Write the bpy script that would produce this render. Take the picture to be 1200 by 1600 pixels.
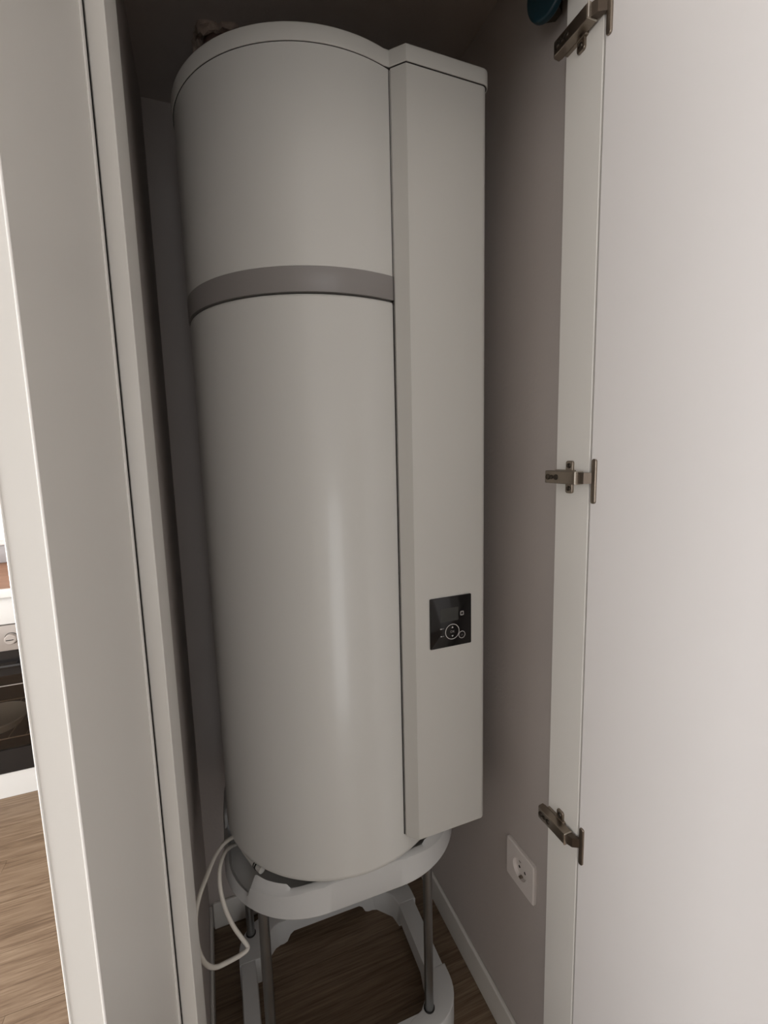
import bpy, bmesh, math, random
from mathutils import Vector, Matrix, noise

random.seed(7)
for o in list(bpy.data.objects):
    bpy.data.objects.remove(o, do_unlink=True)
SC = bpy.context.scene
COL = SC.collection
PI = math.pi
H = 1.42                      # eye height above the floor; measured heights are relative to the eye

# ------------------------------------------------------------------ camera
PITCH, ROLL, YAW, FPX = 0.130175, -0.025325, 0.369324, 715.32
fwd = Vector((math.sin(YAW) * math.cos(PITCH), math.cos(YAW) * math.cos(PITCH), -math.sin(PITCH)))
rgt = Vector((math.cos(YAW), -math.sin(YAW), 0))
upv = rgt.cross(fwd)
r2 = rgt * math.cos(ROLL) + upv * math.sin(ROLL)
u2 = -rgt * math.sin(ROLL) + upv * math.cos(ROLL)
cd = bpy.data.cameras.new('camera')
cd.sensor_fit = 'VERTICAL'; cd.sensor_height = 36.0; cd.sensor_width = 27.0
cd.lens = 36.0 * FPX / 1600.0
cd.clip_start = 0.02
cam = bpy.data.objects.new('camera', cd); COL.objects.link(cam)
m = Matrix.Identity(4)
for i in range(3):
    m[i][0] = r2[i]; m[i][1] = u2[i]; m[i][2] = -fwd[i]
m[0][3], m[1][3], m[2][3] = 0, 0, H
cam.matrix_world = m
SC.camera = cam

# ------------------------------------------------------------------ world, daylight, exposure
w = bpy.data.worlds.new('sky'); SC.world = w; w.use_nodes = True
bg = w.node_tree.nodes['Background']
bg.inputs[0].default_value = (0.93, 0.96, 1.0, 1); bg.inputs[1].default_value = 1.5
def area(name, loc, rot, sx, sy, power, colr):
    l = bpy.data.lights.new(name, 'AREA'); l.shape = 'RECTANGLE'; l.size = sx; l.size_y = sy
    l.energy = power; l.color = colr
    o = bpy.data.objects.new(name, l); COL.objects.link(o); o.location = loc; o.rotation_euler = rot
    return o
area('window_daylight', (-2.54, -0.85, 1.25), (PI / 2, 0, -PI / 2), 1.8, 1.8, 36, (1.0, 0.985, 0.975))  # lamp at an unseen opening, added to light door and wall from the left
area('rear_daylight', (-0.10, -2.74, 1.20), (PI / 2, 0, 0), 0.8, 1.8, 8.5, (1.0, 0.985, 0.975))  # lamp at an unseen rear opening, added for frontal light and the heater's streak
area('kitchen_daylight', (-2.54, 1.25, 1.30), (PI / 2, 0, -PI / 2), 1.1, 1.3, 58, (1.0, 0.975, 0.95))  # lamp at an unseen opening, added to brighten the kitchen
vs = SC.view_settings
vs.view_transform = 'Standard'; vs.look = 'None'; vs.gamma = 1.0; vs.use_curve_mapping = False
vs.exposure = 0.27

# ------------------------------------------------------------------ materials
MATS = {}
def mat(name, colr, rough=0.5, metal=0.0, bump=0.0, bscale=60.0, var=0.0, vscale=4.0, coat=0.0, spec=0.5):
    mt = bpy.data.materials.new(name); mt.use_nodes = True
    nt = mt.node_tree; b = nt.nodes['Principled BSDF']
    b.inputs['Base Color'].default_value = (*colr, 1)
    b.inputs['Roughness'].default_value = rough; b.inputs['Metallic'].default_value = metal
    b.inputs['Specular IOR Level'].default_value = spec
    if coat:
        b.inputs['Coat Weight'].default_value = coat; b.inputs['Coat Roughness'].default_value = 0.12
    tc = nt.nodes.new('ShaderNodeTexCoord')
    if var:
        n = nt.nodes.new('ShaderNodeTexNoise'); n.inputs['Scale'].default_value = vscale; n.inputs['Detail'].default_value = 4
        nt.links.new(tc.outputs['Object'], n.inputs['Vector'])
        rp = nt.nodes.new('ShaderNodeValToRGB')
        rp.color_ramp.elements[0].position = 0.3; rp.color_ramp.elements[1].position = 0.7
        rp.color_ramp.elements[0].color = (*[c * (1 - var) for c in colr], 1)
        rp.color_ramp.elements[1].color = (*[min(1, c * (1 + var)) for c in colr], 1)
        nt.links.new(n.outputs['Fac'], rp.inputs['Fac']); nt.links.new(rp.outputs['Color'], b.inputs['Base Color'])
    if bump:
        n2 = nt.nodes.new('ShaderNodeTexNoise'); n2.inputs['Scale'].default_value = bscale; n2.inputs['Detail'].default_value = 3
        nt.links.new(tc.outputs['Object'], n2.inputs['Vector'])
        bp = nt.nodes.new('ShaderNodeBump'); bp.inputs['Strength'].default_value = bump; bp.inputs['Distance'].default_value = 0.002
        nt.links.new(n2.outputs['Fac'], bp.inputs['Height']); nt.links.new(bp.outputs['Normal'], b.inputs['Normal'])
    MATS[name] = mt
    return mt

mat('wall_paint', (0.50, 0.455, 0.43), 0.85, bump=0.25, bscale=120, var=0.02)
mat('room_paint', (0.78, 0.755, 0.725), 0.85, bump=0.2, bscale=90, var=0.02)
mat('ceiling_paint', (0.82, 0.80, 0.78), 0.9, bump=0.2, bscale=90, var=0.02)
mat('lacquer', (0.76, 0.74, 0.70), 0.34, bump=0.05, bscale=25, var=0.012, vscale=3)
mat('door_lacquer', (0.78, 0.755, 0.745), 0.30, bump=0.05, bscale=20, var=0.012, vscale=3)
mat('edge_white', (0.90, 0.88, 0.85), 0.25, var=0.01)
mat('enamel', (0.60, 0.592, 0.562), 0.31, bump=0.03, bscale=9, var=0.01, vscale=2, coat=0.3)
mat('enamel_plastic', (0.575, 0.564, 0.53), 0.42, bump=0.04, bscale=160, var=0.01)
mat('grey_band', (0.245, 0.228, 0.22), 0.38, var=0.02)
mat('seam_dark', (0.02, 0.018, 0.016), 0.7, var=0.05)
mat('stand_plastic', (0.60, 0.60, 0.59), 0.45, bump=0.05, bscale=200, var=0.015)
mat('steel_tube', (0.36, 0.37, 0.37), 0.34, metal=1.0, var=0.08, vscale=14)
mat('nickel', (0.30, 0.255, 0.21), 0.30, metal=1.0, var=0.08, vscale=40)
mat('nickel_brown', (0.13, 0.105, 0.085), 0.38, metal=1.0, var=0.08, vscale=40)
mat('nickel_bright', (0.60, 0.56, 0.50), 0.25, metal=1.0, var=0.05, vscale=40)
mat('nickel_dark', (0.10, 0.085, 0.07), 0.4, metal=1.0, var=0.1, vscale=50)
mat('black_glass', (0.010, 0.009, 0.009), 0.10, var=0.05, spec=0.35)
mat('lcd', (0.030, 0.031, 0.027), 0.25, var=0.04, vscale=20)
mat('print_white', (0.62, 0.60, 0.58), 0.5, var=0.02)
mat('print_grey', (0.27, 0.26, 0.25), 0.5, var=0.02)
mat('cable_white', (0.66, 0.63, 0.57), 0.45, var=0.03, vscale=30)
mat('socket_plastic', (0.76, 0.71, 0.68), 0.35, var=0.01)
mat('hole_black', (0.008, 0.007, 0.006), 0.8, var=0.1)
mat('brass', (0.45, 0.36, 0.2), 0.4, metal=1.0, var=0.1, vscale=30)
mat('teal_plastic', (0.008, 0.036, 0.052), 0.35, var=0.08, vscale=30)
mat('plaster_raw', (0.42, 0.34, 0.29), 0.95, bump=0.8, bscale=90, var=0.35, vscale=40)
mat('duct_brown', (0.20, 0.13, 0.11), 0.6, var=0.15, vscale=20)
mat('kitchen_white', (0.66, 0.66, 0.645), 0.3, var=0.01)
mat('kitchen_grey', (0.36, 0.35, 0.36), 0.4, var=0.03)
mat('oven_metal', (0.40, 0.365, 0.34), 0.38, metal=0.35, var=0.05, vscale=8)
mat('oven_dark', (0.012, 0.011, 0.011), 0.25, var=0.1)
mat('oven_cavity', (0.05, 0.038, 0.032), 0.6, var=0.15)
mat('dish_ceramic', (0.62, 0.68, 0.66), 0.35, var=0.02)
mat('grout_dark', (0.05, 0.035, 0.025), 0.9, var=0.1)

def wood(name, dark, mid, light, sx=1.3, sy=20, rough=0.45):
    mt = bpy.data.materials.new(name); mt.use_nodes = True
    nt = mt.node_tree; b = nt.nodes['Principled BSDF']; b.inputs['Roughness'].default_value = rough
    b.inputs['Specular IOR Level'].default_value = 0.3
    tc = nt.nodes.new('ShaderNodeTexCoord'); oi = nt.nodes.new('ShaderNodeObjectInfo')
    add = nt.nodes.new('ShaderNodeVectorMath'); add.operation = 'ADD'
    mul = nt.nodes.new('ShaderNodeVectorMath'); mul.operation = 'SCALE'; mul.inputs['Scale'].default_value = 37.0
    cmb = nt.nodes.new('ShaderNodeCombineXYZ')
    for k in range(3): nt.links.new(oi.outputs['Random'], cmb.inputs[k])
    nt.links.new(cmb.outputs[0], mul.inputs[0]); nt.links.new(tc.outputs['Object'], add.inputs[0]); nt.links.new(mul.outputs[0], add.inputs[1])
    mp = nt.nodes.new('ShaderNodeMapping'); mp.inputs['Scale'].default_value = (sx, sy, sy)
    nt.links.new(add.outputs[0], mp.inputs['Vector'])
    n1 = nt.nodes.new('ShaderNodeTexNoise'); n1.inputs['Scale'].default_value = 2.2; n1.inputs['Detail'].default_value = 8; n1.inputs['Roughness'].default_value = 0.65; n1.inputs['Distortion'].default_value = 1.2
    nt.links.new(mp.outputs[0], n1.inputs['Vector'])
    mp2 = nt.nodes.new('ShaderNodeMapping'); mp2.inputs['Scale'].default_value = (sx * 3.5, sy * 6, sy * 6)
    nt.links.new(add.outputs[0], mp2.inputs['Vector'])
    n2 = nt.nodes.new('ShaderNodeTexNoise'); n2.inputs['Scale'].default_value = 2.0; n2.inputs['Detail'].default_value = 5
    nt.links.new(mp2.outputs[0], n2.inputs['Vector'])
    mx = nt.nodes.new('ShaderNodeMath'); mx.operation = 'MULTIPLY_ADD'; mx.inputs[1].default_value = 0.4
    sc2 = nt.nodes.new('ShaderNodeMath'); sc2.operation = 'MULTIPLY'; sc2.inputs[1].default_value = 0.6
    nt.links.new(n1.outputs['Fac'], sc2.inputs[0]); nt.links.new(n2.outputs['Fac'], mx.inputs[0]); nt.links.new(sc2.outputs[0], mx.inputs[2])
    rp = nt.nodes.new('ShaderNodeValToRGB'); e = rp.color_ramp.elements
    e[0].position = 0.33; e[0].color = (*dark, 1); e[1].position = 0.66; e[1].color = (*light, 1)
    x = e.new(0.48); x.color = (*mid, 1)
    nt.links.new(mx.outputs[0], rp.inputs['Fac'])
    nt.links.new(rp.outputs['Color'], b.inputs['Base Color'])
    bp = nt.nodes.new('ShaderNodeBump'); bp.inputs['Strength'].default_value = 0.25; bp.inputs['Distance'].default_value = 0.001
    nt.links.new(mx.outputs[0], bp.inputs['Height']); nt.links.new(bp.outputs['Normal'], b.inputs['Normal'])
    MATS[name] = mt
wood('oak_floor', (0.080, 0.050, 0.030), (0.165, 0.112, 0.072), (0.255, 0.188, 0.130))
wood('worktop_wood', (0.12, 0.05, 0.025), (0.27, 0.13, 0.07), (0.36, 0.19, 0.11))

# ------------------------------------------------------------------ mesh helpers
def root_loc(p):
    v = Vector((0, 0, 0))
    while p is not None:
        v += Vector(p.location); p = p.parent
    return v
def obj(name, bm, material, parent=None, smooth=None, loc=None):
    """bm is in world coordinates; becomes one mesh object. Top level objects get their origin at loc."""
    off = root_loc(parent) if parent is not None else Vector(loc if loc else (0, 0, 0))
    bmesh.ops.translate(bm, vec=-off, verts=bm.verts)
    bmesh.ops.recalc_face_normals(bm, faces=bm.faces)
    me = bpy.data.meshes.new(name)
    if smooth is not None:
        for f in bm.faces: f.smooth = True
        for e in bm.edges:
            if len(e.link_faces) == 2 and e.calc_face_angle(0) > math.radians(smooth): e.smooth = False
    bm.to_mesh(me); bm.free()
    me.materials.append(MATS[material])
    o = bpy.data.objects.new(name, me); COL.objects.link(o)
    if parent is not None: o.parent = parent
    else: o.location = off
    return o
def empty(name, loc):
    o = bpy.data.objects.new(name, None); COL.objects.link(o); o.location = loc; o.empty_display_size = 0.05
    return o
def tag(o, label=None, cat=None, group=None, kind=None):
    if label: o['label'] = label
    if cat: o['category'] = cat
    if group: o['group'] = group
    if kind: o['kind'] = kind
    return o
def B(): return bmesh.new()
def box(bm, x0, x1, y0, y1, z0, z1, bev=0.0, seg=2):
    b = bmesh.new()
    bmesh.ops.create_cube(b, size=1.0)
    for v in b.verts:
        v.co = Vector((x0 + (v.co.x + .5) * (x1 - x0), y0 + (v.co.y + .5) * (y1 - y0), z0 + (v.co.z + .5) * (z1 - z0)))
    if bev: bmesh.ops.bevel(b, geom=list(b.edges), offset=bev, segments=seg, affect='EDGES', profile=0.5)
    merge(bm, b); return bm
def merge(bm, b, mtx=None):
    if mtx is not None: bmesh.ops.transform(b, matrix=mtx, verts=b.verts)
    me = bpy.data.meshes.new('tmp'); b.to_mesh(me); b.free(); bm.from_mesh(me); bpy.data.meshes.remove(me)
def prism(bm, pts, z0, z1, bev_top=0.0, bev_bot=0.0, seg=4):
    """vertical prism of a closed 2D outline, with inset-rounded rims"""
    b = bmesh.new(); n = len(pts)
    def inset(d):
        out = []
        for i in range(n):
            p0, p1, p2 = Vector(pts[i - 1]), Vector(pts[i]), Vector(pts[(i + 1) % n])
            a = (p1 - p0).normalized(); c = (p2 - p1).normalized()
            na = Vector((-a.y, a.x)); nc = Vector((-c.y, c.x)); k = na + nc
            k = k / max(0.3, k.length_squared) * 2 if k.length > 1e-6 else na
            out.append(p1 + k * d)
        return out
    area2 = sum(pts[i - 1][0] * pts[i][1] - pts[i][0] * pts[i - 1][1] for i in range(n))
    sg = 1 if area2 > 0 else -1
    rings = []
    if bev_bot:
        for k in range(seg):
            t = k / seg * PI / 2; rings.append((bev_bot * (1 - math.sin(t)), z0 + bev_bot * (1 - math.cos(t))))
        rings.append((0, z0 + bev_bot))
    else: rings.append((0, z0))
    if bev_top:
        rings.append((0, z1 - bev_top))
        for k in range(1, seg + 1):
            t = k / seg * PI / 2; rings.append((bev_top * (1 - math.cos(t)), z1 - bev_top + bev_top * math.sin(t)))
    else: rings.append((0, z1))
    vr = []
    for d, z in rings: vr.append([b.verts.new((p[0], p[1], z)) for p in inset(d * sg)])
    for a, c in zip(vr, vr[1:]):
        for i in range(n): b.faces.new((a[i], a[(i + 1) % n], c[(i + 1) % n], c[i]))
    b.faces.new(vr[0]); b.faces.new(vr[-1])
    merge(bm, b); return bm
def lathe(bm, prof, c=(0, 0), n=96, mtx=None, closed=False):
    """prof: list of (r, z) revolved about z at c"""
    b = bmesh.new(); rings = []
    for r, z in prof:
        if r < 1e-6: rings.append([b.verts.new((c[0], c[1], z))])
        else: rings.append([b.verts.new((c[0] + r * math.cos(2 * PI * k / n), c[1] + r * math.sin(2 * PI * k / n), z)) for k in range(n)])
    pr = list(zip(rings, rings[1:]))
    if closed: pr.append((rings[-1], rings[0]))
    for a, d in pr:
        for k in range(n):
            k2 = (k + 1) % n
            if len(a) == 1 and len(d) == 1: continue
            if len(a) == 1: b.faces.new((a[0], d[k], d[k2]))
            elif len(d) == 1: b.faces.new((a[k], a[k2], d[0]))
            else: b.faces.new((a[k], a[k2], d[k2], d[k]))
    merge(bm, b, mtx); return bm
def catmull(P, n=8):
    P = [Vector(p) for p in P]; out = []
    for i in range(len(P) - 1):
        p0 = P[i - 1] if i else P[i] * 2 - P[i + 1]; p1, p2 = P[i], P[i + 1]
        p3 = P[i + 2] if i + 2 < len(P) else p2 * 2 - p1
        for k in range(n):
            t = k / n
            out.append(0.5 * ((2 * p1) + (-p0 + p2) * t + (2 * p0 - 5 * p1 + 4 * p2 - p3) * t * t + (-p0 + 3 * p1 - 3 * p2 + p3) * t ** 3))
    out.append(P[-1]); return out
def tube(bm, path, r, n=12):
    b = bmesh.new(); path = [Vector(p) for p in path]; rings = []; prev = None
    for i, p in enumerate(path):
        t = (path[min(i + 1, len(path) - 1)] - path[max(i - 1, 0)]).normalized()
        if prev is None:
            a = t.cross(Vector((0, 0, 1)));
            if a.length < 1e-3: a = t.cross(Vector((1, 0, 0)))
        else: a = prev - t * prev.dot(t)
        a.normalize(); prev = a; c = t.cross(a)
        rings.append([b.verts.new(p + a * r * math.cos(2 * PI * k / n) + c * r * math.sin(2 * PI * k / n)) for k in range(n)])
    for q, s in zip(rings, rings[1:]):
        for k in range(n): b.faces.new((q[k], q[(k + 1) % n], s[(k + 1) % n], s[k]))
    b.faces.new(rings[0]); b.faces.new(rings[-1])
    merge(bm, b); return bm
def rrect(x0, x1, y0, y1, r, n=8):
    pts = []
    for cx, cy, a0 in ((x1 - r, y0 + r, -PI / 2), (x1 - r, y1 - r, 0), (x0 + r, y1 - r, PI / 2), (x0 + r, y0 + r, PI)):
        for k in range(n + 1):
            a = a0 + k / n * PI / 2; pts.append((cx + r * math.cos(a), cy + r * math.sin(a)))
    return pts
# frames: XZ drawing plane facing -Y (front) and YZ plane facing -X
def M_front(x, y, z):   # local (x right, y up, z out) -> world facing -Y
    return Matrix(((1, 0, 0, x), (0, 0, -1, y), (0, 1, 0, z), (0, 0, 0, 1)))
def M_left(x, y, z):    # local (x along -Y, y up, z out) -> world facing -X
    return Matrix(((0, 0, -1, x), (-1, 0, 0, y), (0, 1, 0, z), (0, 0, 0, 1)))
def text_bm(s, size):
    cu = bpy.data.curves.new('t', 'FONT'); cu.body = s; cu.size = size; cu.align_x = 'CENTER'; cu.align_y = 'CENTER'; cu.extrude = 0.00006
    o = bpy.data.objects.new('t', cu); COL.objects.link(o)
    dg = bpy.context.evaluated_depsgraph_get(); me = bpy.data.meshes.new_from_object(o.evaluated_get(dg))
    b = bmesh.new(); b.from_mesh(me)
    bpy.data.objects.remove(o); bpy.data.curves.remove(cu); bpy.data.meshes.remove(me)
    return b

# ------------------------------------------------------------------ setting
WL, WR, WB, CZ = -0.080, 0.590, 1.335, H + 0.857       # closet inner faces
YF = 0.548                                             # front plane of the closet frame
# floor and planks
fl = obj('floor', box(B(), -2.6, 2.4, -2.8, 2.9, -0.06, -0.004), 'grout_dark'); tag(fl, kind='structure')
pl_len, pl_w = 1.22, 0.19
pm = None; row = 0
y = -2.8 + 0.115
ys = [-2.8] + [-2.8 + 0.115 + pl_w * k for k in range(0, 30)]
ys = [v for v in ys if v < 2.9] + [2.9]
mesh_cache = {}
def plank(x0, x1, y0, y1):
    k = (round(x1 - x0, 3), round(y1 - y0, 3))
    if k not in mesh_cache:
        b = B(); hx, hy = (x1 - x0) / 2, (y1 - y0) / 2
        box(b, -hx + .0004, hx - .0004, -hy + .0005, hy - .0005, -.005, 0)
        me = bpy.data.meshes.new('plank'); b.to_mesh(me); b.free(); me.materials.append(MATS['oak_floor']); mesh_cache[k] = me
    o = bpy.data.objects.new('plank', mesh_cache[k]); COL.objects.link(o); o.parent = fl
    o.location = ((x0 + x1) / 2, (y0 + y1) / 2, 0)
for j in range(len(ys) - 1):
    x = -2.6 - [0, .42, .81, .2, .6][j % 5]
    while x < 2.4:
        a, c = max(x, -2.6), min(x + pl_len, 2.4)
        if c - a > 0.02: plank(a, c, ys[j], ys[j + 1])
        x += pl_len
def struct(name, bm, material, smooth=None):
    return tag(obj(name, bm, material, smooth=smooth), kind='structure')
# closet shell
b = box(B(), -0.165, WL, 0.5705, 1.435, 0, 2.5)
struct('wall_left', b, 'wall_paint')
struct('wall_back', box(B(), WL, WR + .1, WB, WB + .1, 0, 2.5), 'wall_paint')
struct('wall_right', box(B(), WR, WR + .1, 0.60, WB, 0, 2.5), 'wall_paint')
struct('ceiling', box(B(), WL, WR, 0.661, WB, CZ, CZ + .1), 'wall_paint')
def skirting(x0, x1, y0, y1, inner):
    b = B(); h = 0.085
    box(b, x0, x1, y0, y1, 0, h, 0.003, 2); return b
struct('baseboard_right', skirting(WR - .010, WR, 0.622, WB - .010, 'x'), 'lacquer')
struct('baseboard_back', skirting(WL + .010, WR, WB - .010, WB, 'y'), 'lacquer')
struct('baseboard_left', skirting(WL, WL + .008, 0.668, WB - .010, 'x'), 'lacquer')
# rest of the flat
struct('wall_front', box(B(), WR + .1, 2.4, YF + .03, YF + .13, 0, 2.5), 'room_paint')
ZHD = H + 0.648
b = box(B(), -0.165, WR + .1, 0.571, 0.60, ZHD + .02, 2.5); box(b, -0.165, WR + .1, 0.601, 0.66, CZ, 2.5); struct('wall_above', b, 'room_paint')
struct('wall_kitchen', box(B(), -2.6, -0.165, 2.86, 2.96, 0, 2.5), 'room_paint')
struct('wall_partition', box(B(), -0.165, -0.065, 1.436, 2.86, 0, 2.5), 'room_paint')
WIN = ((-1.77, 0.07, 0.33, 2.17), (0.65, 1.85, 0.6, 2.0))  # openings out of view, added so the daylight has a source
b = B(); yy = -2.9
for y0, y1, z0, z1 in WIN:
    box(b, -2.7, -2.6, yy, y0, 0, 2.5); box(b, -2.7, -2.6, y0, y1, 0, z0); box(b, -2.7, -2.6, y0, y1, z1, 2.5); yy = y1
box(b, -2.7, -2.6, yy, 2.96, 0, 2.5)
struct('wall_far_left', b, 'room_paint')
for i, (y0, y1, z0, z1) in enumerate(WIN):
    b = B()
    for y in (y0, (y0 + y1) / 2 - .03, y1 - .06): box(b, -2.68, -2.62, y, y + .06, z0, z1, .004)
    for z in (z0, z1 - .06): box(b, -2.68, -2.62, y0, y1, z, z + .06, .004)
    struct('window_%d' % (i + 1), b, 'kitchen_white')
struct('wall_far_right', box(B(), 2.4, 2.5, -2.9, 0.68, 0, 2.5), 'room_paint')
b = box(B(), -2.6, -.54, -2.9, -2.8, 0, 2.5); box(b, .34, 2.4, -2.9, -2.8, 0, 2.5); box(b, -.54, .34, -2.9, -2.8, 0, .27); box(b, -.54, .34, -2.9, -2.8, 2.13, 2.5)
struct('wall_behind', b, 'room_paint')
b = B()
for x in (-.54, -.13, .28): box(b, x, x + .06, -2.88, -2.82, .27, 2.13, .004)
for z in (.27, 2.07): box(b, -.54, .34, -2.88, -2.82, z, z + .06, .004)
struct('window_3', b, 'kitchen_white')  # out of view, added to go with the rear lamp
struct('ceiling_room', box(B(), -2.7, 2.5, -2.9, 2.96, 2.5, 2.6), 'ceiling_paint')

# ------------------------------------------------------------------ closet frame, side panel, door
FR = empty('closet_frame', ((-.066 + .57) / 2, 0.6, 0))
tag(FR, 'white lacquered frame lining both sides of the closet opening', 'frame')
obj('stile', box(box(B(), -0.0925, -0.0743, 0.564, 0.570, 0, CZ - .002), -0.0743, -0.0574, YF, 0.664, 0, CZ - .002, .0008, 1), 'lacquer', FR)
obj('stile', box(B(), 0.555, WR - .0005, YF, 0.6195, 0, CZ - .002, .0008, 1), 'lacquer', FR)
obj('seal', box(B(), -0.0925, -0.0768, 0.5414, 0.5638, 0, CZ - .002), 'seam_dark', FR)  # added dark filler: blocks leaking light, gives the gap its shade
obj('top_rail', box(B(), -0.0574, 0.555, YF, 0.570, ZHD, ZHD + .019, .0008, 1), 'lacquer', FR)

SP = empty('side_panel', (-0.084, 0.4, 0))
tag(SP, 'tall white lacquered panel standing edge-on left of the closet opening', 'panel')
obj('board', box(B(), -0.0928, -0.0757, 0.271, 0.541, 0, CZ + .01, .0010, 2), 'lacquer', SP)
obj('edge_strip', box(B(), -0.0759, -0.0746, 0.528, 0.5415, 0.0, CZ + .01, .0006, 2), 'edge_white', SP, smooth=30)

obj('edge_trim', box(B(), -0.0768, -0.0755, 0.2702, 0.2716, 0.0, CZ + .01, .0004, 1), 'edge_white', SP)  # bright strip standing in for the catch-light along the rounded edge
obj('edge_trim', box(B(), -0.0930, -0.0919, 0.2703, 0.2716, 0.0, CZ + .01, .0004, 1), 'edge_white', SP)  # same painted catch-light on the outer edge

DELTA = math.radians(9)
E0 = Vector((0.5556, 0.5448)); DD = Vector((math.sin(DELTA), -math.cos(DELTA))); NN = Vector((-math.cos(DELTA), -math.sin(DELTA)))
DM = Matrix(((DD.x, NN.x, 0, E0.x), (DD.y, NN.y, 0, E0.y), (0, 0, 1, 0), (0, 0, 0, 1)))   # door local: x along leaf, y out of inner face
DR = empty('closet_door', (E0.x, E0.y, 0))
tag(DR, 'white closet door standing open on three metal hinges at the right', 'door')
b = B(); t = box(B(), 0, 0.615, -0.018, 0, 0.012, ZHD - .004, .0008, 1); merge(b, t, DM)
obj('door_leaf', b, 'door_lacquer', DR)

# one concealed hinge, copied three times (part of the door, with its own sub-parts)
XS = 0.555
def build_hinge(z):
    root = root_loc(DR)
    b = B()
    # arm: open channel, chamfered tip, lying on its mounting plate
    xa, xb = 0.5350, 0.5535
    prof = [(0.5575, xb - .002), (0.5575, xa + .0015), (0.560, xa), (0.624, xa + .0005), (0.6275, xa + .004), (0.629, xb - .004), (0.622, xb - .002)]
    bb = bmesh.new(); lo = [bb.verts.new((x, y, z - .0102)) for y, x in prof]; hi = [bb.verts.new((x, y, z + .0102)) for y, x in prof]
    n = len(prof)
    for i in range(n): bb.faces.new((lo[i], lo[(i + 1) % n], hi[(i + 1) % n], hi[i]))
    bb.faces.new(lo); bb.faces.new(hi)
    bmesh.ops.bevel(bb, geom=list(bb.edges), offset=.0008, segments=1, affect='EDGES')
    merge(b, bb)
    arm = obj('hinge', b, 'nickel', DR, smooth=25)
    tag(arm, 'nickel plated concealed hinge')
    # link from arm to the cup flange
    b = B(); bb = bmesh.new()
    P0 = [(0.5505, 0.558), (0.5385, 0.558)]
    f0 = E0 + DD * 0.0045 + NN * 0.0025; f1 = E0 + DD * 0.0025 + NN * 0.0005
    q = [(P0[0][0], P0[0][1]), (P0[1][0], P0[1][1]), (0.5425, 0.5465), (f0.x, f0.y), (f1.x, f1.y), (0.5525, 0.5475)]
    lo = [bb.verts.new((x, y, z - .0086)) for x, y in q]; hi = [bb.verts.new((x, y, z + .0086)) for x, y in q]
    for i in range(len(q)): bb.faces.new((lo[i], lo[(i + 1) % len(q)], hi[(i + 1) % len(q)], hi[i]))
    bb.faces.new(lo); bb.faces.new(hi); merge(b, bb)
    obj('link', b, 'nickel_brown', arm)
    # bright pivot collar
    obj('pivot', box(B(), xa - .0006, xb - .002, 0.5555, 0.5582, z - .0105, z + .0105, .0008, 1), 'nickel_bright', arm)
    # cup flange on the door leaf: tall rounded wing plate
    b = B(); t = B()
    prism(t, rrect(-.0042, .0042, -.0345, .0345, .0038, 6), 0, .0034, bev_top=.0014)
    Mf = DM @ Matrix.Translation((0.0062, 0.0001, z - .005)) @ Matrix(((1, 0, 0, 0), (0, 0, 1, 0), (0, 1, 0, 0), (0, 0, 0, 1)))
    merge(b, t, Mf)
    obj('cup_flange', b, 'nickel', arm, smooth=30)
    # cross shaped mounting plate on the stile
    b = B(); t = B()
    prism(t, rrect(-.0075, .0075, -.0265, .0265, .004, 5), 0, .004, bev_top=.001)
    merge(b, t, M_left(XS, 0.5865, z))
    t = B(); prism(t, rrect(-.0255, .017, -.0115, .0115, .002, 3), 0, .0055, bev_top=.001); merge(b, t, M_left(XS, 0.592, z))
    t = B(); prism(t, rrect(-.021, .014, -.0072, .0072, .001, 3), 0, .012); merge(b, t, M_left(XS, 0.592, z))
    obj('mounting_plate', b, 'nickel', arm, smooth=30)
    # screws in the wings
    for s in (-1, 1):
        b = B(); lathe(b, [(0, .0052), (.0014, .0056), (.0016, .0048), (.0036, .0058), (.0042, .0046), (.0042, .0035)], n=16, mtx=M_left(XS, 0.5865, z + s * .0185))
        obj('screw', b, 'nickel_dark', arm, smooth=30)
    # adjusting screws and slot in the arm
    for yy, rr in ((0.6175, .0048), (0.6085, .0036), (0.5985, .0046)):
        b = B(); lathe(b, [(0, .0002), (rr * .45, .0004), (rr * .5, .0001), (rr * .95, .0008), (rr, .0001)], n=14, mtx=M_left(xa + .0001, yy, z))
        obj('adjusting_screw', b, 'nickel_dark', arm, smooth=30)
    return arm
def copy_tree(o, parent, dz):
    c = o.copy(); COL.objects.link(c); c.parent = parent
    if dz is not None: c.location.z += dz
    for ch in list(o.children): copy_tree(ch, c, None)
    return c
Z_H = (H - 0.048, H + 0.596, H - 0.674)
h0 = build_hinge(Z_H[0])
copy_tree(h0, DR, Z_H[1] - Z_H[0]); copy_tree(h0, DR, Z_H[2] - Z_H[0])

# ------------------------------------------------------------------ water heater
CX, CY, R = 0.25265, 1.03607, 0.26
SX, SY, C1X, C1Y, C2X = 0.33321, 0.78557, 0.35452, 0.76422, 0.5100
ZLB, ZLT = H + 0.6336, H + 0.6336 + 0.0265
ZBT, ZBB, ZCB, ZFB = H + 0.3067, H + 0.2623, H - 0.8342, H - 0.7893
HT = empty('water_heater', (CX, CY, ZCB - .03))
tag(HT, 'tall white cylindrical water heater with grey band and control column', 'water heater')
b = B(); lathe(b, [(.0, ZBB + .002), (R - .004, ZBB + .002), (R - .0015, ZBB), (R - .0005, ZBB - .004), (R - .0005, ZCB + .012), (R + .0004, ZCB + .010), (R + .0006, ZCB + .003), (R - .0015, ZCB), (R - .006, ZCB + .001), (R - .008, ZCB + .004), (0, ZCB + .004)], (CX, CY), 160)
obj('lower_shell', b, 'enamel', HT, smooth=40)
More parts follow.
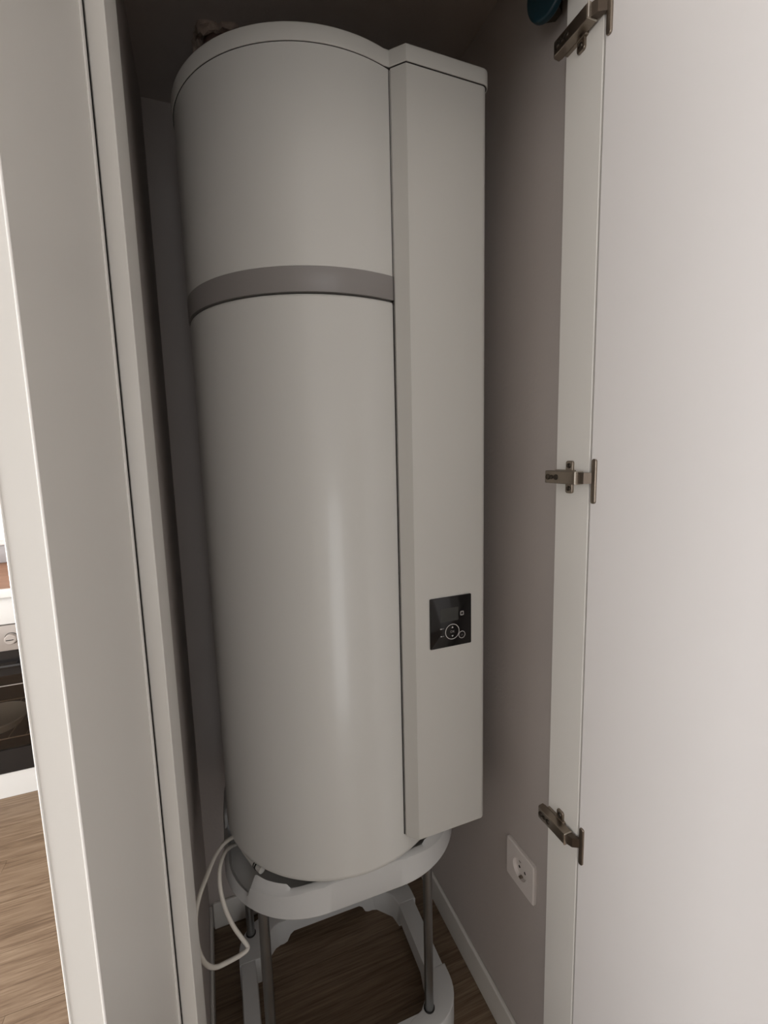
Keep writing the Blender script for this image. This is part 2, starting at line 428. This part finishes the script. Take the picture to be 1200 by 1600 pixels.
b = B(); lathe(b, [(0, ZBB + .004), (R + .0012, ZBB + .004), (R + .0016, ZBB + .0045), (R + .0016, ZBT - .0005), (R, ZBT), (0, ZBT)], (CX, CY), 160)
obj('band', b, 'grey_band', HT, smooth=40)
b = B(); lathe(b, [(0, ZBT), (R + .001, ZBT), (R + .001, ZLB + .004), (0, ZLB + .004)], (CX, CY), 160)
obj('upper_shell', b, 'enamel', HT, smooth=40)
b = B(); lathe(b, [(0, ZCB - .030), (R - .070, ZCB - .030), (R - .055, ZCB - .022), (R - .045, ZCB + .005), (0, ZCB + .005)], (CX, CY), 96)
obj('bottom_cap', b, 'stand_plastic', HT, smooth=40)
# column outline
def col_outline(off=0.0, gap=0.0):
    xr = CX + R + off
    rc = .012
    pts = [(SX + gap * .7 - off * .4, SY - gap * .7 - off * .9), (C1X - off * .42, C1Y - off)]
    for k in range(9):
        a = -PI / 2 + k / 8 * PI / 2
        pts.append((xr - rc - off + (rc + off) * math.cos(a), C1Y + rc + (rc + off) * math.sin(a)))
    return pts, xr
pts, xr = col_outline(-.0002, .0022)
# the outline is closed well inside the drum
poly = pts + [(xr - .0005, CY - .02), (xr - .08, CY - .02), (SX + .01, CY - .15)]
b = B(); prism(b, poly, ZFB, ZLB + .004, bev_bot=.0015, seg=3)
obj('column', b, 'enamel_plastic', HT, smooth=32)
# dark seam where the column meets the drum
b = B()
sd = Vector((SX - CX, SY - CY)).normalized(); st = Vector((-sd.y, sd.x))
bb = bmesh.new(); q = []
for rr, tt in ((R - .01, -.0003), (R + .0017, -.0003), (R + .0017, .0009), (R - .01, .0009)):
    p = Vector((CX, CY)) + sd * rr + st * tt; q.append((p.x, p.y))
prism(b, q, ZFB + .003, ZLB - .0005)
obj('seam', b, 'seam_dark', HT)
# lid follows drum and column
def lid_outline(off):
    pts, xr = col_outline(off)
    out = list(pts)
    a0 = math.atan2(0, 1)
    a1 = math.atan2(SY - CY, SX - CX) + 2 * PI
    n = 120
    rr = R + off
    for k in range(n + 1):
        a = a0 + (a1 - a0) * k / n
        out.append((CX + rr * math.cos(a), CY + rr * math.sin(a)))
    # drop last arc point near S replaced by the concave corner
    out = out[:-1]
    return out
b = B(); prism(b, lid_outline(.0040), ZLB, ZLT, bev_top=.0035, bev_bot=.0006, seg=4)
obj('lid', b, 'enamel_plastic', HT, smooth=38)
b = B(); prism(b, lid_outline(.0022), ZLB - .0004, ZLB + .001)
obj('lid_joint', b, 'seam_dark', HT)
# exhaust spigot on the lid
b = B(); lathe(b, [(.048, ZLT - .002), (.048, ZLT + .03), (.044, ZLT + .032), (.044, ZLT - .002)], (0.103, 1.130), 40)
obj('air_spigot', b, 'enamel_plastic', HT, smooth=40)
# control panel
PX0, PX1, PZ0, PZ1 = 0.38476, 0.47685, H - 0.38569, H - 0.28349
PW, PH = PX1 - PX0, PZ1 - PZ0
b = B(); t = B(); prism(t, rrect(-PW / 2, PW / 2, -PH / 2, PH / 2, .0022, 4), 0, .0020, bev_top=.0005, seg=2)
merge(b, t, M_front((PX0 + PX1) / 2, C1Y - .0001, (PZ0 + PZ1) / 2))
CPN = obj('control_panel', b, 'black_glass', HT, smooth=30); tag(CPN, 'glossy black touch control panel')
YP = C1Y - .0021
def pu(u, v): return PX0 + u * PW, PZ1 - v * PH
def ring(u, v, r, wd, mt, name):
    x, z = pu(u, v); b = B()
    lathe(b, [(r - wd / 2, 0), (r - wd / 2, .00025), (r + wd / 2, .00025), (r + wd / 2, 0)], n=48, mtx=M_front(x, YP + .0001, z), closed=True)
    return obj(name, b, mt, CPN)
def flat(u, v, outline, mt, name):
    x, z = pu(u, v); b = B(); t = B(); prism(t, outline, 0, .00022); merge(b, t, M_front(x, YP + .00012, z))
    return obj(name, b, mt, CPN)
def word(u, v, s, size, mt, name, rot=0):
    x, z = pu(u, v); b = B(); t = text_bm(s, size)
    merge(b, t, M_front(x, YP - .00006, z) @ Matrix.Rotation(rot, 4, 'Z')); return obj(name, b, mt, CPN)
flat(.465, .355, rrect(-PW * .215, PW * .215, -PH * .132, PH * .132, .001, 2), 'lcd', 'display')
ring(.53, .705, .0152, .0011, 'print_white', 'dial_ring')
ring(.766, .80, .0070, .0009, 'print_white', 'return_ring')
flat(.535, .615, [(-.0022, -.0016), (.0022, -.0016), (0, .0018)], 'print_white', 'up_arrow')
flat(.535, .795, [(-.0022, .0016), (0, -.0018), (.0022, .0016)], 'print_white', 'down_arrow')
word(.535, .708, 'OK', .0068, 'print_grey', 'ok_mark')
# return symbol: small hooked arrow
x, z = pu(.766, .80); b = B()
pts = [(-.0024, -.0012), (.0014, -.0012), (.0024, -.0002), (.0014, .0008), (-.0016, .0008)]
tube(b, [M_front(x, YP, z) @ Vector((p[0], p[1], 0)) for p in pts], .00022, 6)
obj('return_mark', b, 'print_grey', CPN)
flat(.77, .365, rrect(-.0042, .0042, -.0046, .0046, .0022, 5), 'print_grey', 'badge')
x, z = pu(.77, .365); b = B(); lathe(b, [(0, .0005), (.0024, .0005), (.0026, 0)], n=20, mtx=M_front(x, YP - .00008, z)); obj('badge_mark', b, 'oven_dark', CPN)
# two tiny printed marks left of the dial
for v, ds in ((.618, ((-.0045, .004), (.0005, .0012), (.0025, .001))), (.768, ((-.0035, .003), (.0008, .0016), (.0030, .0008)))):
    for dx, wd in ds:
        x, z = pu(.285, v); b = B(); t = B()
        prism(t, [(dx, -.0007), (dx + wd, -.0007), (dx + wd, .0007), (dx, .0007)], 0, .0002); merge(b, t, M_front(x, YP + .0001, z))
        obj('printed_mark', b, 'print_white' if wd > .002 else 'print_grey', CPN)

# ------------------------------------------------------------------ stand
TX, TY = CX + .0033, CY + .0381
TH, HS, RS = -0.0195, 0.2755, 0.194
ZTB = H - 0.920
ST = empty('heater_stand', (TX, TY, 0))
tag(ST, 'grey-white plastic stand on four steel tubes under the water heater', 'stand')
def sl(x, y): return TX + x * math.cos(TH) - y * math.sin(TH), TY + x * math.sin(TH) + y * math.cos(TH)
# tray: rounded apron, raised blocks left and right of the front, low saddles at the sides, dished towards the drum
b = bmesh.new(); N = 240
def sq(a, inset=0.0):
    h, r = HS - inset, RS - inset * .7
    dx, dy = math.cos(a), math.sin(a); lo, hi = 0, .6
    for _ in range(36):
        m_ = (lo + hi) / 2; px, py = abs(dx * m_), abs(dy * m_)
        qx, qy = max(px - (h - r), 0), max(py - (h - r), 0)
        ins = (math.hypot(qx, qy) <= r) if (qx > 0 and qy > 0) else (px <= h and py <= h)
        if ins: lo = m_
        else: hi = m_
    return sl(dx * lo, dy * lo)
def sm(x, a, c):
    t = min(1, max(0, (x - a) / (c - a))); return t * t * (3 - 2 * t)
rings = [[] for _ in range(8)]
for k in range(N):
    a = 2 * PI * k / N
    ang = math.degrees(math.atan2(math.sin(a), math.cos(a)))          # -180..180, front is -90
    fa = abs(ang + 90) if ang < 90 else 999
    if ang < 0 or ang > 90: fa = min(abs(ang + 90), abs(ang - 270))
    blk = sm(fa, 14.0, 20) * (1 - sm(fa, 47.5, 50.5))
    mid = 1 - sm(fa, 14.0, 20)
    back = sm(abs(ang), 150, 178) if False else 0
    rear = 1.0 if (ang > 0 and ang < 180) else 0.0
    rear = rear * sm(math.sin(a), .02, .10)
    zo = -0.897 + (.031 + .013 * (1 - sm(fa, 18, 38))) * blk + .045 * mid + .030 * rear - .003 * blk * (1 - sm(abs(fa - 18), 0, 2))
    zi = -0.912 + .060 * blk + .061 * mid + .050 * rear
    zt = H + zo
    for j, (ins, z) in enumerate(((.012, ZTB), (.003, ZTB + .001), (0.0, ZTB + .006), (.004, zt - .005), (.009, zt))):
        x, y = sq(a, ins); rings[j].append(b.verts.new((x, y, z)))
    x, y = sq(a, .011)
    dv = Vector((x - CX, y - CY)); d2 = dv.normalized(); L0 = dv.length
    ri = min(L0 - .004, R + .0035)
    if ri < R - .005: zi = min(zi, zo + .002)      # under the drum
    rings[5].append(b.verts.new((CX + d2.x * ri, CY + d2.y * ri, min(H + zi, ZCB - .006 if ri < R + .001 else 9))))
    rb = min(ri - .010, R - .012)
    rings[6].append(b.verts.new((CX + d2.x * rb, CY + d2.y * rb, H - .905)))
    rings[7].append(b.verts.new((CX + d2.x * .12, CY + d2.y * .12, ZCB - .0305)))
for r0, r1 in zip(rings, rings[1:]):
    for k in range(N): b.faces.new((r0[k], r0[(k + 1) % N], r1[(k + 1) % N], r1[k]))
b.faces.new(rings[-1]); b.faces.new(rings[0])
obj('tray', b, 'stand_plastic', ST, smooth=35)
# tubes
ZB = H - 1.345
legl = [(0.165, -0.215), (-0.204, -0.205), (-0.229, 0.126), (0.165, 0.126)]
legs = [sl(*q) for q in legl]
for x, y in legs:
    b = B(); lathe(b, [(0, ZB - .01), (.0108, ZB - .01), (.0108, ZTB + .02), (0, ZTB + .02)], (x, y), 24)
    lg = obj('leg', b, 'steel_tube', ST, smooth=40)
    b = B(); lathe(b, [(.0109, ZB + .001), (.0135, ZB + .001), (.0135, ZB + .0025), (.0109, ZB + .003)], (x, y), 24)
    obj('collar', b, 'seam_dark', lg, smooth=40)
# floor frame: corner feet joined by arched bars
def bar(bm, p, q, wd, ztop, arch, foot):
    p, q = Vector(p), Vector(q); d = (q - p); L = d.length; d.normalize(); s = Vector((-d.y, d.x)) * wd / 2
    n = 32; up, lo = [], []
    bb = bmesh.new()
    for k in range(n + 1):
        t = k / n; c = p + d * L * t
        e = min(t, 1 - t) * L
        zb = .003 + (arch - .003) * sm(e, foot, foot + .022)
        w_ = s
        up.append((bb.verts.new((c.x - w_.x * .86, c.y - w_.y * .86, ztop)), bb.verts.new((c.x + w_.x * .86, c.y + w_.y * .86, ztop))))
        lo.append((bb.verts.new((c.x - w_.x, c.y - w_.y, zb)), bb.verts.new((c.x + w_.x, c.y + w_.y, zb))))
    for k in range(n):
        bb.faces.new((up[k][0], up[k][1], up[k + 1][1], up[k + 1][0])); bb.faces.new((lo[k][0], lo[k][1], lo[k + 1][1], lo[k + 1][0]))
        bb.faces.new((up[k][0], up[k + 1][0], lo[k + 1][0], lo[k][0])); bb.faces.new((up[k][1], up[k + 1][1], lo[k + 1][1], lo[k][1]))
    bb.faces.new((up[0][0], up[0][1], lo[0][1], lo[0][0])); bb.faces.new((up[n][0], up[n][1], lo[n][1], lo[n][0]))
    merge(bm, bb)
b = B()
for p, q, wd in (((-.2415, -.165), (-.2415, .09), .042), ((.2165, -.165), (.2165, .09), .054), ((-.17, .147), (.15, .147), .044), ((-.17, -.234), (.15, -.234), .044)):
    bar(b, sl(*p), sl(*q), wd, ZB - .0008, .034, .035)
BF = obj('floor_frame', b, 'stand_plastic', ST, smooth=30)
def foot_poly(sx, sy, ox, oy):
    # outer corner well rounded, inner side cut diagonally
    q = [(ox - .09 + .09 * math.cos(t * PI / 20), oy - .09 + .09 * math.sin(t * PI / 20)) for t in range(11)]
    q += [(ox - .137, oy), (ox - .137, oy - .034), (ox - .100, oy - .046), (ox - .062, oy - .085), (ox - .054, oy - .118), (ox, oy - .118)]
    q = [(sx * u - .008, sy * v - .045 + .0) for u, v in q]
    return q if sx * sy > 0 else q[::-1]
for sx, sy, ox, oy in ((1, -1, .2545, .212), (-1, -1, .256, .212), (-1, 1, .256, .214), (1, 1, .2545, .214)):
    b = B(); prism(b, [sl(*q) for q in foot_poly(sx, sy, ox, oy)], 0, ZB, bev_top=.003, seg=3)
    obj('foot', b, 'stand_plastic', ST, smooth=35)

# ------------------------------------------------------------------ power cable of the heater
P = [(0.012, 0.99, 0.5774), (-0.0181, 0.95, 0.5992), (-0.0375, 0.91, 0.6092), (-0.0531, 0.86, 0.6163), (-0.0654, 0.825, 0.615), (-0.0723, 0.805, 0.5989), (-0.0739, 0.8, 0.5614), (-0.0697, 0.8, 0.5234), (-0.0603, 0.81, 0.4854), (-0.046, 0.82, 0.4622), (-0.0232, 0.83, 0.4519), (-0.0016, 0.84, 0.4442), (0.011, 0.845, 0.4441), (0.0116, 0.85, 0.4484), (0.0031, 0.855, 0.4629), (-0.0117, 0.86, 0.4935), (-0.0237, 0.87, 0.526), (-0.0301, 0.885, 0.5571), (-0.0299, 0.905, 0.5786), (-0.0238, 0.93, 0.5828), (-0.0115, 0.965, 0.5712), (0.0136, 1.01, 0.5386)]
b = B(); tube(b, catmull(P, 8), .0042, 12)
tag(obj('power_cable', b, 'cable_white', None, smooth=60, loc=(-.047, .82, .44)), 'white power cable hanging in a loop left of the heater stand', 'cable')
# small marked sleeve under the rim of the heater
b = B(); tube(b, [(0.0225, 0.950, ZCB - .014), (0.0381, 0.907, ZCB - .012), (0.052, 0.880, ZCB - .012)], .0075, 16)
SLV = obj('cable_sleeve', b, 'enamel_plastic', HT, smooth=40)
p0 = Vector((0.070, 0.8885, 0))
b = B()
for dt in (0, .006):
    t0 = Vector((0.0415, 0.900, ZCB - .012)) + Vector((.341, -.94, 0)) * dt
    tube(b, [t0, t0 + Vector((.341, -.94, 0)) * .003], .0077, 16)
obj('sleeve_mark', b, 'hole_black', SLV, smooth=40)

# ------------------------------------------------------------------ wall socket
SKT = empty('wall_socket', (WR, 0.734, H - .917 - .046))
tag(SKT, 'white square wall socket on the right closet wall above the baseboard', 'socket')
t = bmesh.new(); nn = 64; rg = [[] for _ in range(6)]
for k in range(nn):
    a = 2 * PI * k / nn; dx, dy = math.cos(a), math.sin(a)
    def sqr(h, r):
        lo_, hi_ = 0, .1
        for _ in range(30):
            m_ = (lo_ + hi_) / 2; px, py = abs(dx * m_), abs(dy * m_); qx, qy = max(px - h + r, 0), max(py - h + r, 0)
            ok = math.hypot(qx, qy) <= r if qx > 0 and qy > 0 else (px <= h and py <= h)
            lo_, hi_ = (m_, hi_) if ok else (lo_, m_)
        return lo_
    o1, o2 = sqr(.0462, .004), sqr(.0440, .003)
    for j, (rr_, zz_) in enumerate(((o1, 0), (o1, .0062), (o2, .0085), (.0228, .0085), (.0222, .0080), (.0215, .0004))):
        rg[j].append(t.verts.new((dx * rr_, dy * rr_, zz_)))
for q0, q1 in zip(rg, rg[1:]):
    for k in range(nn): t.faces.new((q0[k], q0[(k + 1) % nn], q1[(k + 1) % nn], q1[k]))
b = B(); merge(b, t, M_left(WR - .0002, .734, H - .917))
obj('frame', b, 'socket_plastic', SKT, smooth=25)
b = B(); lathe(b, [(.0214, .0006), (0, .0006)], n=40, mtx=M_left(WR, .734, H - .917))
CUP = obj('cup', b, 'socket_plastic', SKT, smooth=40)
for s in (-1, 1):
    b = B(); lathe(b, [(0, .0010), (.0030, .0010), (.0030, .0004)], n=16, mtx=M_left(WR, .734 + s * .0095, H - .917 - .004)); obj('pin_hole', b, 'hole_black', CUP)
for s in (-1, 1):
    b = B(); t = B(); prism(t, rrect(-.003, .003, -.0018, .0018, .0008, 2), .0004, .0075); merge(b, t, M_left(WR, .734, H - .917 + s * .0195)); obj('earth_clip', b, 'nickel', CUP)

# ------------------------------------------------------------------ valve high on the right wall
VV = empty('water_valve', (0.572, 0.672, H + 0.66))
tag(VV, 'dark teal round-handled water valve high on the right closet wall', 'valve')
b = B(); tube(b, [(0.572, 0.672, CZ), (0.572, 0.672, H + .705)], .011, 16); obj('pipe', b, 'duct_brown', VV, smooth=40)
b = B(); tube(b, [(0.572, 0.672, H + .725), (0.572, 0.672, H + .690)], .015, 6); tube(b, [(0.570, 0.672, H + .728), (0.568, 0.716, H + .728)], .0085, 8); tube(b, [(0.568, 0.700, H + .728), (0.567, 0.711, H + .728)], .0125, 6)
tube(b, [(0.572, 0.668, H + .705), (0.556, 0.656, H + .705)], .007, 8); obj('valve_body', b, 'nickel_dark', VV, smooth=30)
b = B(); t = B()
prism(t, [(.034 * math.cos(2 * PI * k / 40), .042 * math.sin(2 * PI * k / 40)) for k in range(40)], -.006, .007, bev_top=.004, bev_bot=.004, seg=4)
merge(b, t, M_left(0.5480, 0.657, H + .706) @ Matrix.Rotation(math.radians(14), 4, 'Y')); obj('handle', b, 'teal_plastic', VV, smooth=40)

# ------------------------------------------------------------------ broken plaster collar and duct at the ceiling
DU = empty('air_duct', (0.103, 1.130, ZLT + .006))
tag(DU, 'brown duct with rough plaster collar between heater top and closet ceiling', 'duct')
b = B(); lathe(b, [(.0435, ZLT + .006), (.0435, CZ), (.040, CZ), (.040, ZLT + .006)], (0.103, 1.130), 32, closed=True); obj('pipe', b, 'duct_brown', DU, smooth=40)
b = bmesh.new(); n = 48; rr = []
for j in range(7):
    t = j / 6 * PI
    ro = []
    for k in range(n):
        a = 2 * PI * k / n
        nz = noise.noise(Vector((math.cos(a) * 2.2, math.sin(a) * 2.2, j * .35))) + .6 * noise.noise(Vector((math.cos(a) * 6, math.sin(a) * 6, j * .8)))
        rad = .055 + .011 * math.cos(PI - t) * (1 + .9 * nz)
        dz = .011 * math.sin(t) * (1 + .9 * nz)
        ro.append(b.verts.new((0.103 + rad * math.cos(a), 1.130 + rad * math.sin(a), CZ + .002 - dz)))
    rr.append(ro)
for a_, c_ in zip(rr, rr[1:]):
    for k in range(n): b.faces.new((a_[k], a_[(k + 1) % n], c_[(k + 1) % n], c_[k]))
for k in range(n): b.faces.new((rr[0][k], rr[-1][k], rr[-1][(k + 1) % n], rr[0][(k + 1) % n]))
obj('plaster_collar', b, 'plaster_raw', DU)

# ------------------------------------------------------------------ kitchen seen past the side panel
KY = 2.25
def zk(r): return H + r * KY
# oven housing: worktop, front rail, cabinets
WT = empty('worktop', (-1.4, 2.55, zk(-.227)))
tag(WT, 'brown wooden kitchen worktop with white front edge', 'worktop')
obj('slab', box(B(), -2.6, -0.17, KY - .005, 2.85, zk(-.227) - .036, zk(-.227) - .001, .001, 1), 'worktop_wood', WT)
obj('front_edge', box(B(), -2.6, -0.17, KY - .022, KY - .005, zk(-.227) - .036, zk(-.227), .004, 3), 'kitchen_white', WT, smooth=30)
obj('upstand', box(B(), -2.6, -0.17, 2.835, 2.855, zk(-.227), zk(-.227) + .09, .003, 2), 'kitchen_grey', WT, smooth=30)
obj('top_moulding', box(B(), -2.6, -0.17, 2.822, 2.855, zk(-.227) + .0905, zk(-.227) + .112, .006, 3), 'kitchen_white', WT, smooth=30)
zt = zk(-.227) - .037
def cabinet(x0, x1, label):
    c = empty('base_cabinet', ((x0 + x1) / 2, 2.5, 0)); tag(c, label, 'cabinet', 'kitchen base cabinets')
    obj('body', box(B(), x0, x1, KY + .02, 2.83, .105, zt), 'kitchen_white', c)
    d = obj('door', box(B(), x0 + .002, x1 - .002, KY, KY + .019, .115, zt - .004, .0015, 2), 'kitchen_white', c, smooth=30)
    bb = B(); tube(bb, [(x1 - .06, KY - .022, zt - .10), (x1 - .06, KY - .022, zt - .26)], .005, 10)
    for zz in (zt - .11, zt - .25): tube(bb, [(x1 - .06, KY + .001, zz), (x1 - .06, KY - .022, zz)], .004, 8)
    obj('handle', bb, 'nickel', d, smooth=40)
    obj('plinth', box(B(), x0, x1, KY + .004, KY + .02, 0.001, .104), 'kitchen_white', c)
OX0, OX1 = -1.30, -0.70
cabinet(OX1, -0.17, 'white kitchen base cabinet between the oven and the closet partition')
cabinet(-1.90, OX0, 'white kitchen base cabinet directly left of the oven')
cabinet(-2.55, -1.90, 'white kitchen base cabinet in the far left corner of the kitchen')
OV = empty('oven_cabinet', (-1.0, 2.5, 0)); tag(OV, 'white housing cabinet around the built-in oven', 'cabinet')
zo1, zo0 = zk(-.296), .118
b = box(B(), OX0, OX0 + .016, KY + .022, 2.83, .105, zt); box(b, OX1 - .016, OX1, KY + .022, 2.83, .105, zt); box(b, OX0 + .016, OX1 - .016, 2.80, 2.83, .105, zt); box(b, OX0 + .016, OX1 - .016, KY + .022, 2.80, zo1, zt); box(b, OX0 + .016, OX1 - .016, KY + .022, 2.80, .100, .112)
obj('body', b, 'kitchen_white', OV)
obj('fascia', box(B(), OX0 + .001, OX1 - .001, KY, KY + .02, zo1 + .004, zt - .003, .0015, 2), 'kitchen_white', OV, smooth=30)
obj('plinth', box(B(), OX0, OX1, KY + .002, KY + .02, 0.001, .110), 'kitchen_white', OV)
OVN = empty('built_in_oven', (-1.0, 2.4, .12)); tag(OVN, 'black glass built-in oven with metal control strip in the kitchen', 'oven')
zc = zk(-.344)
obj('control_strip', box(B(), OX0 + .003, OX1 - .003, KY - .004, KY + .02, zc + .001, zo1, .001, 2), 'oven_metal', OVN, smooth=30)
for kx in (-1.21, -0.790):
    b = B(); lathe(b, [(0, .022), (.018, .022), (.0205, .019), (.0215, .0), ], n=32, mtx=M_front(kx, KY - .004, (zc + zo1) / 2 - .002)); k_ = obj('knob', b, 'oven_metal', OVN, smooth=35)
    b = B(); lathe(b, [(.0225, 0), (.0225, .0006), (.0245, .0006), (.0245, 0)], n=36, mtx=M_front(kx, KY - .0041, (zc + zo1) / 2 - .002), closed=True); obj('dial_line', b, 'oven_dark', k_)
    b = B(); box(b, kx - .013, kx + .013, KY - .0275, KY - .026, (zc + zo1) / 2 - .004, (zc + zo1) / 2 - .001); obj('pointer', b, 'oven_dark', k_)
b = box(B(), OX0 + .02, OX0 + .04, KY + .025, 2.75, .13, zc - .12); box(b, OX1 - .04, OX1 - .02, KY + .025, 2.75, .13, zc - .12); box(b, OX0 + .04, OX1 - .04, 2.73, 2.75, .13, zc - .12); box(b, OX0 + .04, OX1 - .04, KY + .025, 2.73, .116, .13); box(b, OX0 + .02, OX1 - .02, KY + .025, 2.75, zc - .12, zc - .10)
obj('cavity', b, 'oven_cavity', OVN)
d = obj('door_frame', box(box(box(box(B(), OX0 + .003, OX1 - .003, KY - .002, KY + .02, zc - .105, zc - .001), OX0 + .003, OX1 - .003, KY - .002, KY + .02, .114, .215), OX0 + .003, OX0 + .05, KY - .002, KY + .02, .215, zc - .105), OX1 - .035, OX1 - .003, KY - .002, KY + .02, .215, zc - .105), 'oven_dark', OVN)
tg = bpy.data.materials.new('oven_glass'); tg.use_nodes = True; nt = tg.node_tree; pb = nt.nodes['Principled BSDF']
tr = nt.nodes.new('ShaderNodeBsdfTransparent'); tr.inputs[0].default_value = (.76, .71, .67, 1)
gl = nt.nodes.new('ShaderNodeBsdfGlossy'); gl.inputs['Roughness'].default_value = .06; fr = nt.nodes.new('ShaderNodeFresnel'); fr.inputs[0].default_value = 1.5
nt.nodes.remove(pb); mx = nt.nodes.new('ShaderNodeMixShader'); nt.links.new(fr.outputs[0], mx.inputs[0]); nt.links.new(tr.outputs[0], mx.inputs[1]); nt.links.new(gl.outputs[0], mx.inputs[2]); nt.links.new(mx.outputs[0], nt.nodes['Material Output'].inputs[0])
MATS['oven_glass'] = tg
obj('door_glass', box(B(), OX0 + .05, OX1 - .035, KY + .001, KY + .005, .215, zc - .105), 'oven_glass', d)
b = B(); tube(b, [(OX0 + .06, KY - .035, zc - .055), (OX1 - .06, KY - .035, zc - .055)], .008, 12)
for xx in (OX0 + .08, OX1 - .08): tube(b, [(xx, KY - .002, zc - .055), (xx, KY - .035, zc - .055)], .006, 8)
obj('door_handle', b, 'oven_dark', d, smooth=40)
obj('trim_line', box(B(), OX0 + .004, OX1 - .004, KY - .0035, KY - .0019, zc - .150, zc - .147), 'oven_metal', d)
# shelf and pale dish inside the oven
b = B()
for k in range(9): tube(b, [(OX0 + .045 + k * .0635, KY + .06, .235), (OX0 + .045 + k * .0635, 2.70, .235)], .002, 6)
tube(b, [(OX0 + .041, KY + .06, .235), (OX1 - .041, KY + .06, .235)], .003, 6); tube(b, [(OX0 + .041, 2.70, .235), (OX1 - .041, 2.70, .235)], .003, 6)
obj('wire_shelf', b, 'nickel', OVN, smooth=40)
b = B(); lathe(b, [(0, .239), (.07, .239), (.10, .25), (.125, .285), (.132, .292), (.128, .295), (.098, .258), (.068, .246), (0, .246)], (-0.955, 2.42), 48)
tag(obj('oven_dish', b, 'dish_ceramic', None, smooth=40, loc=(-.955, 2.42, .239)), 'pale shallow dish on the wire shelf inside the oven', 'dish')
